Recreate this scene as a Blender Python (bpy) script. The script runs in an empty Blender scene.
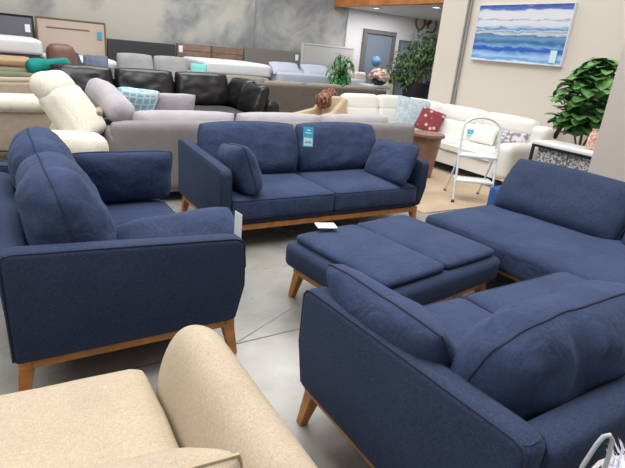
import bpy, bmesh, math, random
from mathutils import Vector, Matrix, noise
random.seed(7)
PI = math.pi
SC = bpy.context.scene
COL = SC.collection

# ------------------------------------------------------------------ helpers
def lin(c):
    return tuple(((x/255)/12.92 if x/255 <= .04045 else ((x/255+.055)/1.055)**2.4) for x in c)

def base_mat(name):
    m = bpy.data.materials.new(name); m.use_nodes = True
    nt = m.node_tree
    return m, nt, nt.nodes['Principled BSDF']

def mat(name, rgb, rough=.6, metal=0, bump=0, bscale=40, var=0, vscale=6, sheen=0, coat=0, rgb2=None, trans=0):
    m, nt, b = base_mat(name)
    c = lin(rgb)
    b.inputs['Base Color'].default_value = (*c, 1)
    b.inputs['Roughness'].default_value = rough
    b.inputs['Metallic'].default_value = metal
    if sheen:
        b.inputs['Sheen Weight'].default_value = sheen
        b.inputs['Sheen Roughness'].default_value = .5
        b.inputs['Sheen Tint'].default_value = (*[min(1, x*3+.15) for x in c], 1)
    if coat: b.inputs['Coat Weight'].default_value = coat
    if trans: b.inputs['Transmission Weight'].default_value = trans
    tc = nt.nodes.new('ShaderNodeTexCoord')
    if var:
        n = nt.nodes.new('ShaderNodeTexNoise'); n.inputs['Scale'].default_value = vscale
        n.inputs['Detail'].default_value = 4
        nt.links.new(tc.outputs['Object'], n.inputs['Vector'])
        r = nt.nodes.new('ShaderNodeValToRGB')
        r.color_ramp.elements[0].position = .35; r.color_ramp.elements[1].position = .68
        if rgb2: a, d = c, lin(rgb2)
        else: a, d = [x*(1-var) for x in c], [min(1, x*(1+var)) for x in c]
        r.color_ramp.elements[0].color = (*a, 1); r.color_ramp.elements[1].color = (*d, 1)
        nt.links.new(n.outputs['Fac'], r.inputs['Fac'])
        nt.links.new(r.outputs['Color'], b.inputs['Base Color'])
    if bump:
        n = nt.nodes.new('ShaderNodeTexNoise'); n.inputs['Scale'].default_value = bscale
        n.inputs['Detail'].default_value = 3
        nt.links.new(tc.outputs['Object'], n.inputs['Vector'])
        bp = nt.nodes.new('ShaderNodeBump'); bp.inputs['Strength'].default_value = bump
        bp.inputs['Distance'].default_value = .01
        nt.links.new(n.outputs['Fac'], bp.inputs['Height'])
        nt.links.new(bp.outputs['Normal'], b.inputs['Normal'])
    return m

def fabric(name, rgb, weave=260, wv=.35, sheen=.35, blotch=.18, rough=.9, crease=0):
    """woven upholstery: fine cross weave + slubs + soft crushed patches"""
    m, nt, b = base_mat(name)
    c = lin(rgb); N = nt.nodes.new; L = nt.links.new
    b.inputs['Roughness'].default_value = rough
    b.inputs['Specular IOR Level'].default_value = .2
    b.inputs['Sheen Weight'].default_value = sheen
    b.inputs['Sheen Roughness'].default_value = .45
    b.inputs['Sheen Tint'].default_value = (*[min(1, x*2.2+.1) for x in c], 1)
    tc = N('ShaderNodeTexCoord')
    ns = []
    for sc in ((weave, weave*.18, weave), (weave*.18, weave, weave*.18)):
        mp = N('ShaderNodeMapping'); mp.inputs['Scale'].default_value = sc
        L(tc.outputs['Object'], mp.inputs['Vector'])
        n = N('ShaderNodeTexNoise'); n.inputs['Scale'].default_value = 1; n.inputs['Detail'].default_value = 2
        L(mp.outputs['Vector'], n.inputs['Vector']); ns.append(n)
    add = N('ShaderNodeMath'); add.operation = 'ADD'
    L(ns[0].outputs['Fac'], add.inputs[0]); L(ns[1].outputs['Fac'], add.inputs[1])
    big = N('ShaderNodeTexNoise'); big.inputs['Scale'].default_value = 5; big.inputs['Detail'].default_value = 3
    L(tc.outputs['Object'], big.inputs['Vector'])
    mr = N('ShaderNodeMapRange'); mr.inputs['From Min'].default_value = .7; mr.inputs['From Max'].default_value = 1.3
    mr.inputs['To Min'].default_value = 1-wv; mr.inputs['To Max'].default_value = 1+wv
    L(add.outputs[0], mr.inputs['Value'])
    mb = N('ShaderNodeMapRange'); mb.inputs['From Min'].default_value = .3; mb.inputs['From Max'].default_value = .7
    mb.inputs['To Min'].default_value = 1-blotch; mb.inputs['To Max'].default_value = 1+blotch
    L(big.outputs['Fac'], mb.inputs['Value'])
    mu = N('ShaderNodeMath'); mu.operation = 'MULTIPLY'
    L(mr.outputs[0], mu.inputs[0]); L(mb.outputs[0], mu.inputs[1])
    vm = N('ShaderNodeVectorMath'); vm.operation = 'SCALE'; vm.inputs[0].default_value = c
    L(mu.outputs[0], vm.inputs['Scale']); L(vm.outputs[0], b.inputs['Base Color'])
    bp = N('ShaderNodeBump'); bp.inputs['Strength'].default_value = .25; bp.inputs['Distance'].default_value = .004
    L(add.outputs[0], bp.inputs['Height']); L(bp.outputs['Normal'], b.inputs['Normal'])
    if crease:
        cn = N('ShaderNodeTexNoise'); cn.inputs['Scale'].default_value = 9; cn.inputs['Detail'].default_value = 2; cn.inputs['Distortion'].default_value = 1.2
        L(tc.outputs['Object'], cn.inputs['Vector'])
        b2 = N('ShaderNodeBump'); b2.inputs['Strength'].default_value = crease; b2.inputs['Distance'].default_value = .03
        L(cn.outputs['Fac'], b2.inputs['Height']); L(bp.outputs['Normal'], b2.inputs['Normal']); L(b2.outputs['Normal'], b.inputs['Normal'])
    return m

def link(name, me, m=None, parent=None, label=None):
    o = bpy.data.objects.new(name, me); COL.objects.link(o)
    if m: me.materials.append(m)
    if parent: o.parent = parent
    if label: o['label'] = label
    return o

def obj(name, bm, m, parent=None, smooth=True, label=None, angle=50):
    bmesh.ops.recalc_face_normals(bm, faces=bm.faces)
    me = bpy.data.meshes.new(name); bm.to_mesh(me); bm.free()
    if smooth:
        for p in me.polygons: p.use_smooth = True
        try: me.set_sharp_from_angle(angle=math.radians(angle))
        except Exception: pass
    return link(name, me, m, parent, label)

def tag(o, label, cat, group=None, kind=None):
    o['label'] = label; o['category'] = cat
    if group: o['group'] = group
    if kind: o['kind'] = kind
    return o

def thing(name, label, cat, loc=(0, 0, 0), rz=0, group=None):
    o = bpy.data.objects.new(name, None); COL.objects.link(o)
    o.empty_display_size = .1
    o.location = loc; o.rotation_euler = (0, 0, rz)
    return tag(o, label, cat, group)

def struct(name, bm, m, parent=None, smooth=False, label=None):
    o = obj(name, bm, m, parent, smooth)
    if not parent: o['kind'] = 'structure'
    if label: o['label'] = label
    return o

def T(x, y, z): return Matrix.Translation((x, y, z))
def RX(a): return Matrix.Rotation(a, 4, 'X')
def RY(a): return Matrix.Rotation(a, 4, 'Y')
def RZ(a): return Matrix.Rotation(a, 4, 'Z')

def new(): return bmesh.new()

def _xf(bm, n0, M):
    bm.verts.ensure_lookup_table()
    if M is not None:
        for v in bm.verts[n0:]: v.co = M @ v.co

def rbox(bm, size, r=.01, seg=3, M=None, taper=None):
    """rounded box centred on the origin, then moved by M; taper=(tx,ty) scales the bottom"""
    t = bmesh.new(); bmesh.ops.create_cube(t, size=1)
    for v in t.verts:
        v.co = Vector((v.co.x*size[0], v.co.y*size[1], v.co.z*size[2]))
        if taper and v.co.z < 0: v.co.x *= taper[0]; v.co.y *= taper[1]
    if r > 0:
        bmesh.ops.bevel(t, geom=list(t.edges), offset=min(r, .49*min(size)), segments=seg, affect='EDGES', profile=.5)
    _merge(bm, t, M)

def _merge(bm, t, M=None):
    mp = {}
    for v in t.verts: mp[v] = bm.verts.new(M @ v.co if M is not None else v.co)
    for f in t.faces:
        try: bm.faces.new([mp[v] for v in f.verts])
        except ValueError: pass
    t.free()

def box2(bm, a, b, r=0, seg=2, M=None):
    s = [b[i]-a[i] for i in range(3)]; c = [(a[i]+b[i])/2 for i in range(3)]
    MM = T(*c) if M is None else M @ T(*c)
    rbox(bm, s, r, seg, MM)

def tube(bm, pts, r, closed=False, seg=6, r2=None):
    pts = [Vector(p) for p in pts]; n = len(pts); rings = []
    up = None
    for i, p in enumerate(pts):
        if closed: d = pts[(i+1) % n]-pts[i-1]
        else: d = pts[min(i+1, n-1)]-pts[max(i-1, 0)]
        d.normalize()
        if up is None:
            a = Vector((0, 0, 1)) if abs(d.z) < .9 else Vector((1, 0, 0))
        else: a = up
        s = d.cross(a).normalized(); up = s.cross(d).normalized()
        rr = r if r2 is None else r+(r2-r)*i/(n-1)
        rings.append([bm.verts.new(p+(s*math.cos(2*PI*k/seg)+up*math.sin(2*PI*k/seg))*rr) for k in range(seg)])
    for i in range(n if closed else n-1):
        A, B = rings[i], rings[(i+1) % n]
        for k in range(seg):
            bm.faces.new((A[k], A[(k+1) % seg], B[(k+1) % seg], B[k]))
    if not closed:
        bm.faces.new(rings[0][::-1]); bm.faces.new(rings[-1])

def prism(bm, poly, thick, r=.02, seg=3, M=None):
    """poly in (y,z), extruded along x centred, all edges rounded"""
    t = bmesh.new()
    a = [t.verts.new((-thick/2, y, z)) for y, z in poly]
    b = [t.verts.new((thick/2, y, z)) for y, z in poly]
    t.faces.new(a[::-1]); t.faces.new(b)
    n = len(poly)
    for i in range(n): t.faces.new((a[i], a[(i+1) % n], b[(i+1) % n], b[i]))
    bmesh.ops.recalc_face_normals(t, faces=t.faces)
    if r: 
        sharp = [e for e in t.edges if e.calc_face_angle(0) > .35]
        bmesh.ops.bevel(t, geom=sharp, offset=r, segments=seg, affect='EDGES', profile=.5)
    _merge(bm, t, M)

def lathe(bm, prof, seg=24, M=None):
    t = bmesh.new(); rings = []
    for r, z in prof:
        rings.append([t.verts.new((r*math.cos(2*PI*k/seg), r*math.sin(2*PI*k/seg), z)) for k in range(seg)])
    for A, B in zip(rings, rings[1:]):
        for k in range(seg): t.faces.new((A[k], A[(k+1) % seg], B[(k+1) % seg], B[k]))
    t.faces.new(rings[0][::-1]); t.faces.new(rings[-1])
    _merge(bm, t, M)

def nz(p, s): return noise.noise(Vector(p)*s)

def softbox(bm, size, r=.04, crown=.03, wob=.004, M=None, n=14, seed=0, side=.01):
    """seat-cushion: rounded box with a crowned top, bulging sides and slight dents"""
    w, d, h = size; t = bmesh.new()
    bmesh.ops.create_cube(t, size=2)
    bmesh.ops.subdivide_edges(t, edges=list(t.edges), cuts=n, use_grid_fill=True)
    half = Vector((w/2, d/2, h/2)); rr = min(r, h*.49)
    for v in t.verts:
        u = v.co.copy()
        # push sample points toward the borders so that the rounded rim is well sampled
        q = Vector([math.copysign(abs(c)**.75, c) for c in u])
        p = Vector((q.x*half.x, q.y*half.y, q.z*half.z))
        inner = Vector([max(-half[i]+rr, min(half[i]-rr, p[i])) for i in range(3)])
        dd = p-inner
        if dd.length > 1e-6: p = inner+dd.normalized()*rr
        fx = max(0, 1-(p.x/half.x)**4); fy = max(0, 1-(p.y/half.y)**4); fz = max(0, 1-(p.z/half.z)**2)
        if q.z > .5: p.z += crown*fx*fy
        p.y += side*math.copysign(1, p.y)*fz*fx*(1 if abs(q.y) > .9 else 0)
        p.x += side*math.copysign(1, p.x)*fz*fy*(1 if abs(q.x) > .9 else 0)
        k = Vector((p.x+seed*3.1, p.y-seed*1.7, p.z))
        p += Vector((nz(k, 6), nz(k+Vector((9, 0, 0)), 6), nz(k+Vector((0, 9, 0)), 5)*1.6))*wob
        v.co = p
    _merge(bm, t, M)

def pil_pt(u, v, s, w, h, t, pw, pinch, sag, wob, seed, kx, corner=.035):
    x = u*w/2*(1-pinch*(1-v*v)*0-pinch*(1-abs(v))*abs(u)**3)
    z = v*h/2*(1-pinch*(1-abs(u))*abs(v)**3)
    # round the very corners
    cr = (abs(u)*abs(v))**3.2
    x -= math.copysign(corner*cr*min(w, h), u); z -= math.copysign(corner*cr*min(w, h), v)
    e = max(0, (1-abs(u)**pw)*(1-abs(v)**pw))**.5
    th = t/2*e*(1-sag*v)
    k = Vector((u*w+seed*5.3, v*h-seed*2.9, s*.3))
    wr = (nz(k, 5)+.6*nz(k, 11))*wob*min(1, e*2+.25)
    crease = -wob*1.2*max(0, math.sin(u*kx+seed))**8*abs(v)**2*e
    return Vector((x, s*(th+crease)+wr, z))

def pillow(bm, w, h, t, M=None, pw=3, pinch=.05, sag=.12, wob=.006, n=22, seed=0, kx=9, corner=.035):
    """cushion standing in the local XZ plane, thickness along Y; seam in the middle"""
    tt = bmesh.new(); g = {}
    def mapc(i): 
        a = -1+2*i/n
        return math.sin(a*PI/2)*.6+a*.4
    for s in (1, -1):
        for i in range(n+1):
            for j in range(n+1):
                edge = i in (0, n) or j in (0, n)
                if s == -1 and edge: g[s, i, j] = g[1, i, j]; continue
                g[s, i, j] = tt.verts.new(pil_pt(mapc(i), mapc(j), s, w, h, t, pw, pinch, sag, wob, seed, kx, corner))
        for i in range(n):
            for j in range(n):
                f = [g[s, i, j], g[s, i+1, j], g[s, i+1, j+1], g[s, i, j+1]]
                tt.faces.new(f if s == -1 else f[::-1])
    _merge(bm, tt, M)

def seam(w, h, t, pinch=.05, wob=.006, n=20, seed=0, pw=3, corner=.035):
    pts = []
    def mp(i): return -1+2*i/n
    for i in range(n): pts.append(pil_pt(mp(i), -1, 1, w, h, t, pw, pinch, 0, wob, seed, 9, corner))
    for j in range(n): pts.append(pil_pt(1, mp(j), 1, w, h, t, pw, pinch, 0, wob, seed, 9, corner))
    for i in range(n): pts.append(pil_pt(mp(n-i), 1, 1, w, h, t, pw, pinch, 0, wob, seed, 9, corner))
    for j in range(n): pts.append(pil_pt(-1, mp(n-j), 1, w, h, t, pw, pinch, 0, wob, seed, 9, corner))
    return pts

def rrect(w, d, r, z, n=5):
    pts = []
    for cx, cy, a0 in ((w/2-r, d/2-r, 0), (-w/2+r, d/2-r, PI/2), (-w/2+r, -d/2+r, PI), (w/2-r, -d/2+r, 1.5*PI)):
        for k in range(n+1):
            a = a0+PI/2*k/n; pts.append((cx+r*math.cos(a), cy+r*math.sin(a), z))
    return pts

def make_pillow(name, label, cat, m, w, h, t, M, seed=1, group=None, pipe=None, **k):
    bm = new(); pillow(bm, w, h, t, seed=seed, **k)
    o = obj(name, bm, m); o.matrix_world = M; tag(o, label, cat, group)
    if pipe:
        bm = new(); tube(bm, seam(w, h, t, pinch=k.get('pinch', .05), wob=k.get('wob', .006), seed=seed, corner=k.get('corner', .035)), .0042, True)
        obj('piping', bm, pipe, o)
    return o

# ------------------------------------------------------------------ materials
NAVY = fabric('navy_velvet_lit', (55, 67, 96), weave=380, wv=.25, sheen=.36, blotch=.14, crease=.35)  # cushion navy, lightened and given more sheen so the tops look lit
NAVYD = fabric('navy_weave_shaded', (50, 61, 86), weave=420, wv=.34, sheen=.25, blotch=.06)  # same navy kept darker for sides and panels, shade put into the colour
PIPE = mat('navy_piping', (36, 45, 70), .85)
OAK = mat('honey_oak', (190, 126, 62), .42, var=.22, vscale=14, bump=.06, bscale=60)
CREAM = fabric('cream_linen', (188, 172, 150), weave=420, wv=.16, sheen=.15, blotch=.06)
CREAMP = mat('cream_piping', (196, 176, 148), .85)
IVORY = fabric('ivory_chenille', (226, 220, 204), weave=120, wv=.08, sheen=.1, blotch=.05)
TAUPEF = fabric('taupe_fabric', (168, 154, 138), weave=120, wv=.1, sheen=.1, blotch=.05)
GREYF = fabric('pale_grey_fabric', (176, 172, 177), weave=140, wv=.08, sheen=.15, blotch=.06)
GREYB = fabric('grey_back_fabric', (136, 132, 132), weave=140, wv=.08, sheen=.1, blotch=.05)
LEATHER = mat('black_leather', (30, 29, 31), .32, bump=.08, bscale=14, var=.15)
LEATHSEAT = mat('black_textured_seat', (52, 50, 52), .6, bump=.4, bscale=60, var=.6, vscale=40)
WHITEL = mat('white_leather', (236, 234, 228), .42, bump=.1, bscale=24)
OLIVEB = fabric('brown_grey_fabric', (112, 104, 96), weave=140, wv=.1, sheen=.1, blotch=.06)
OLIVEC = fabric('warm_grey_cushion', (150, 142, 130), weave=140, wv=.1, sheen=.1, blotch=.06)
OLIVEG = fabric('olive_fabric', (128, 130, 108), weave=140, wv=.1, blotch=.08)
GREYC = fabric('mid_grey_fabric', (160, 162, 160), weave=140, wv=.1, blotch=.08)
DKGREY = fabric('slate_fabric', (72, 76, 86), weave=120, wv=.1, blotch=.15)
MATTW = mat('white_mattress', (232, 234, 238), .75, bump=.1, bscale=30)
MATTB = mat('bluish_bedding', (190, 196, 212), .8, bump=.2, bscale=14)
BLACKM = mat('black_metal', (28, 28, 30), .45, metal=.3)
DARKFOOT = mat('dark_foot', (26, 24, 24), .5)
WHITEP = mat('white_paint_metal', (226, 232, 236), .35)
GREYP = mat('grey_rubber', (70, 72, 76), .7)
PAPER = mat('white_paper', (240, 240, 242), .6)
TURQ = mat('turquoise_card', (62, 172, 204), .5)
TURQL = mat('pale_turquoise_card', (200, 232, 240), .5)
GREYINK = mat('grey_print', (128, 136, 150), .6)
WALNUT = mat('round_table_wood', (136, 104, 88), .4, var=.2, vscale=9)
POT = mat('dark_pot', (40, 40, 42), .55)
BARK = mat('bark', (140, 108, 76), .85, var=.3, vscale=30)
LEAF = mat('fiddle_leaf', (98, 146, 82), .32, var=.4, vscale=7)
LEAF2 = mat('ficus_leaf', (100, 136, 88), .5, var=.5, vscale=5)
PALMG = mat('palm_leaf', (92, 168, 96), .5, var=.4, vscale=5)
PINK = mat('pink_petals', (250, 220, 208), .7, var=.15, vscale=20)
GOLD = mat('bronze_metal', (140, 100, 62), .35, metal=.6)
TEAL = mat('teal_throw', (0, 140, 132), .8, bump=.3, bscale=20)
BROWNL = mat('brown_leather', (122, 84, 74), .45, bump=.1, bscale=20)
TANF = fabric('tan_fabric', (196, 174, 146), weave=140, wv=.1, blotch=.06)

def spots(name, a, b, scale=18, kind='voronoi', thr=.42, rough=.85):
    m, nt, bs = base_mat(name); bs.inputs['Roughness'].default_value = rough
    tc = nt.nodes.new('ShaderNodeTexCoord')
    if kind == 'voronoi':
        n = nt.nodes.new('ShaderNodeTexVoronoi'); out = n.outputs['Distance']
    elif kind == 'ring':
        n = nt.nodes.new('ShaderNodeTexVoronoi'); n.feature = 'DISTANCE_TO_EDGE'; n.inputs['Randomness'].default_value = .15; out = n.outputs['Distance']
    else:
        n = nt.nodes.new('ShaderNodeTexNoise'); n.inputs['Detail'].default_value = 3; out = n.outputs['Fac']
    n.inputs['Scale'].default_value = scale
    nt.links.new(tc.outputs['Object'], n.inputs['Vector'])
    r = nt.nodes.new('ShaderNodeValToRGB')
    r.color_ramp.elements[0].position = thr-.05; r.color_ramp.elements[1].position = thr+.05
    r.color_ramp.elements[0].color = (*lin(a), 1); r.color_ramp.elements[1].color = (*lin(b), 1)
    nt.links.new(out, r.inputs['Fac']); nt.links.new(r.outputs['Color'], bs.inputs['Base Color'])
    return m

LEOPARD = spots('brown_patterned_throw', (74, 42, 36), (160, 112, 92), 30, 'noise', .5)
TURQPAT = spots('turquoise_trellis', (232, 243, 246), (146, 206, 220), 14, 'ring', .11)
BURG = spots('burgundy_floral', (212, 168, 168), (128, 52, 60), 11, 'voronoi', .28)
BLUEPIL = spots('pale_blue_texture', (166, 184, 192), (186, 200, 206), 22, 'noise', .5)
GREYPAT = spots('grey_stripe_pattern', (140, 132, 140), (214, 210, 214), 16, 'noise', .5)
BEIGEPAT = spots('beige_print', (196, 182, 172), (226, 216, 206), 9, 'noise', .5)
FUZZ = spots('white_pink_fluff', (238, 220, 222), (214, 216, 228), 14, 'noise', .5)
CARVED = spots('silver_carved', (98, 96, 94), (196, 192, 186), 42, 'noise', .5, .45)
PINKWEAVE = spots('pink_woven', (196, 148, 132), (232, 200, 182), 40, 'noise', .5)

# floor: sealed concrete
def floor_mat():
    m, nt, b = base_mat('sealed_concrete'); N = nt.nodes.new; L = nt.links.new
    tc = N('ShaderNodeTexCoord')
    n1 = N('ShaderNodeTexNoise'); n1.inputs['Scale'].default_value = 1.6; n1.inputs['Detail'].default_value = 6; n1.inputs['Roughness'].default_value = .6
    n1.inputs['Distortion'].default_value = .6
    L(tc.outputs['Object'], n1.inputs['Vector'])
    r = N('ShaderNodeValToRGB')
    e = r.color_ramp.elements; e[0].position = .3; e[0].color = (*lin((128, 127, 122)), 1)
    e[1].position = .7; e[1].color = (*lin((176, 175, 170)), 1)
    x = e.new(.5); x.color = (*lin((156, 154, 148)), 1)
    L(n1.outputs['Fac'], r.inputs['Fac']); L(r.outputs['Color'], b.inputs['Base Color'])
    n2 = N('ShaderNodeTexNoise'); n2.inputs['Scale'].default_value = 4
    L(tc.outputs['Object'], n2.inputs['Vector'])
    mr = N('ShaderNodeMapRange'); mr.inputs['To Min'].default_value = .16; mr.inputs['To Max'].default_value = .42
    L(n2.outputs['Fac'], mr.inputs['Value']); L(mr.outputs[0], b.inputs['Roughness'])
    return m
def concrete_mat():
    m, nt, b = base_mat('patched_concrete'); N = nt.nodes.new; L = nt.links.new
    b.inputs['Roughness'].default_value = .9
    tc = N('ShaderNodeTexCoord')
    n1 = N('ShaderNodeTexNoise'); n1.inputs['Scale'].default_value = 1.0; n1.inputs['Detail'].default_value = 7; n1.inputs['Roughness'].default_value = .65
    n1.inputs['Distortion'].default_value = .8
    L(tc.outputs['Object'], n1.inputs['Vector'])
    r = N('ShaderNodeValToRGB'); e = r.color_ramp.elements
    e[0].position = .38; e[0].color = (*lin((142, 144, 146)), 1)
    e[1].position = .66; e[1].color = (*lin((194, 194, 190)), 1)
    x = e.new(.5); x.color = (*lin((166, 167, 165)), 1)
    L(n1.outputs['Fac'], r.inputs['Fac'])
    n2 = N('ShaderNodeTexNoise'); n2.inputs['Scale'].default_value = .7; n2.inputs['Detail'].default_value = 6; n2.inputs['Distortion'].default_value = .5
    mp = N('ShaderNodeMapping'); mp.inputs['Location'].default_value = (4.2, 0, 7.7)
    L(tc.outputs['Object'], mp.inputs['Vector']); L(mp.outputs['Vector'], n2.inputs['Vector'])
    sx = N('ShaderNodeSeparateXYZ'); L(tc.outputs['Object'], sx.inputs[0])
    # the left panels are warmer
    mg = N('ShaderNodeMapRange'); mg.inputs['From Min'].default_value = 7.5; mg.inputs['From Max'].default_value = 3.5
    mg.inputs['To Min'].default_value = -.13; mg.inputs['To Max'].default_value = .03
    L(sx.outputs['X'], mg.inputs['Value'])
    ad = N('ShaderNodeMath'); L(n2.outputs['Fac'], ad.inputs[0]); L(mg.outputs[0], ad.inputs[1])
    st = N('ShaderNodeMapRange'); st.inputs['From Min'].default_value = .46; st.inputs['From Max'].default_value = .58
    L(ad.outputs[0], st.inputs['Value'])
    mx = N('ShaderNodeMix'); mx.data_type = 'RGBA'
    L(st.outputs[0], mx.inputs[0]); L(r.outputs['Color'], mx.inputs[6]); mx.inputs[7].default_value = (*lin((196, 194, 184)), 1)
    L(mx.outputs[2], b.inputs['Base Color'])
    return m
FLOOR = floor_mat(); CONC = concrete_mat()
CREAMWALL = mat('cream_wall_paint', (216, 208, 196), .8, bump=.03, bscale=50)
WHITEWALL = mat('white_wall_paint', (226, 224, 222), .8)
PILLAR = mat('pillar_paint', (206, 196, 186), .8)
JOINT = mat('joint_grey', (150, 150, 146), .8)
ORANGE = mat('orange_wood_beam', (198, 128, 70), .5, var=.2, vscale=3)
RUG = mat('tan_mat', (190, 168, 142), .85, var=.08, vscale=4)
DOORM = mat('door_frame_grey', (112, 108, 104), .6)
GLASSD = mat('door_glass_blue_grey', (128, 138, 150), .25)

# ------------------------------------------------------------------ setting
bm = new(); box2(bm, (-9, -7, -.1), (20, 16, 0)); struct('floor', bm, FLOOR)
bm = new(); box2(bm, (-9, 13.5, 0), (9.43, 13.8, 6.5)); struct('wall_back', bm, CONC, label='grey patched concrete wall behind the headboards')
bm = new(); box2(bm, (9.43, 13.45, 0), (20, 13.8, 6.5)); struct('wall_rear_office', bm, WHITEWALL, label='white wall with doorway beyond the ficus')
bm = new(); box2(bm, (6.6, -7, 0), (6.85, 6.7, 6.5)); struct('wall_right', bm, CREAMWALL, label='cream wall behind the white sectional')
bm = new(); box2(bm, (4.45, 1.3, 0), (5.0, 2.40, 6.5)); struct('wall_pillar', bm, PILLAR, label='beige pillar at the right behind the chaise')
bm = new(); box2(bm, (6.36, 13.47, 0), (6.40, 13.5, 6.5)); struct('trim_1', bm, JOINT, label='vertical joint in the concrete wall')
bm = new()
for dy in (-.028, .028): tube(bm, [(6.575, 6.09+dy, .0), (6.575, 6.09+dy, 3.2), (6.575, 6.09+dy, 6.4)], .019, seg=8)
struct('trim_2', bm, JOINT, smooth=True, label='pair of thin grey conduits down the cream wall')
bm = new(); box2(bm, (8.87, 7.0, 2.77), (9.05, 13.45, 3.3), .01); struct('trim_3', bm, ORANGE, label='orange wooden beam along the office ceiling')
bm = new(); box2(bm, (9.05, 6.9, 2.81), (18, 13.45, 3.25)); struct('ceiling', bm, WHITEWALL, label='low white ceiling over the rear office wall')

bm = new(); box2(bm, (-2, 2.103, .0), (4.6, 2.111, .0012)); struct('trim_4', bm, mat('floor_joint', (112, 110, 106), .8), label='thin saw-cut joint across the concrete floor')
bm = new(); box2(bm, (-.9, -.003, 0), (.28, .003, .0011), 0, 1, T(1.2, 2.22, 0) @ RZ(.44)); struct('trim_5', bm, mat('floor_crack', (128, 126, 120), .8), label='faint diagonal crack in the concrete floor')
# office door
bm = new()
box2(bm, (10.05, 13.38, 0), (10.2, 13.46, 2.18)); box2(bm, (11.22, 13.38, 0), (11.35, 13.46, 2.18)); box2(bm, (10.05, 13.37, 2.18), (11.35, 13.46, 2.30))
d1 = struct('door_1', bm, DOORM, label='grey framed glass doorway in the white wall')
bm = new(); box2(bm, (10.2, 13.42, 0), (11.22, 13.45, 2.18)); obj('door_pane', bm, GLASSD, d1, False)
bm = new(); box2(bm, (11.55, 13.42, 0), (12.35, 13.46, 2.1))
w1 = struct('window_1', bm, DOORM, label='narrow grey sidelight beside the doorway')
bm = new(); box2(bm, (11.61, 13.40, .1), (12.29, 13.425, 2.04)); obj('window_pane', bm, GLASSD, w1, False)
bm = new(); box2(bm, (12.55, 13.38, 0), (13.9, 13.46, 2.3)); d2 = struct('door_2', bm, DOORM, label='second grey framed doorway behind the ficus')
bm = new(); box2(bm, (12.68, 13.36, 0), (13.77, 13.385, 2.18)); obj('door_pane', bm, GLASSD, d2, False)

# downlights
EMIT = bpy.data.materials.new('lamp_glow'); EMIT.use_nodes = True
EMIT.node_tree.nodes['Principled BSDF'].inputs['Emission Color'].default_value = (1, .97, .92, 1)
EMIT.node_tree.nodes['Principled BSDF'].inputs['Emission Strength'].default_value = 6
for x, y, lb in ((9.56, 12.3, 'round recessed downlight left of the two above the doorway'), (9.68, 10.05, 'round recessed downlight right of the two above the ficus')):
    t = thing('ceiling_downlight', lb, 'light', (x, y, 2.80))
    bm = new(); lathe(bm, [(.09, 0), (.09, .012), (.13, .012), (.13, -.01), (.1, -.015), (.09, 0)], 20); obj('trim_ring', bm, WHITEP, t)
    bm = new(); lathe(bm, [(.088, -.004), (.088, .008)], 20); obj('lens', bm, EMIT, t)

# ------------------------------------------------------------------ navy suite
def leg_bm(x, y, h, sx, sy):
    bm = new(); t = bmesh.new()
    a = .031; b = .019
    top = [(-a, -a), (a, -a), (a, a), (-a, a)]; bot = [(-b, -b), (b, -b), (b, b), (-b, b)]
    vt = [t.verts.new((x+p[0], y+p[1], h)) for p in top]
    vb = [t.verts.new((x+sx*.03+p[0], y+sy*.03+p[1], 0)) for p in bot]
    t.faces.new(vt); t.faces.new(vb[::-1])
    for i in range(4): t.faces.new((vb[i], vb[(i+1) % 4], vt[(i+1) % 4], vt[i]))
    bmesh.ops.bevel(t, geom=list(t.edges), offset=.004, segments=2, affect='EDGES')
    _merge(bm, t); return bm

LEGH = .165
def frame_parts(t, W, D, inset=.035, yoff=0):
    h0, h1 = LEGH, LEGH+.045
    x = W/2-inset; y = D/2-inset
    bm = new()
    box2(bm, (-x, -y, h0), (x, -y+.05, h1), .006); box2(bm, (-x, y-.05, h0), (x, y, h1), .006)
    box2(bm, (-x, -y+.05, h0), (-x+.05, y-.05, h1), .006); box2(bm, (x-.05, -y+.05, h0), (x, y-.05, h1), .006)
    obj('wooden_rail', bm, OAK, t, angle=30)
    for sx in (-1, 1):
        for sy in (-1, 1):
            obj('leg', leg_bm(sx*(x-.034), sy*(y-.034), h0+.02, sx, sy), OAK, t, angle=30)

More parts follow.
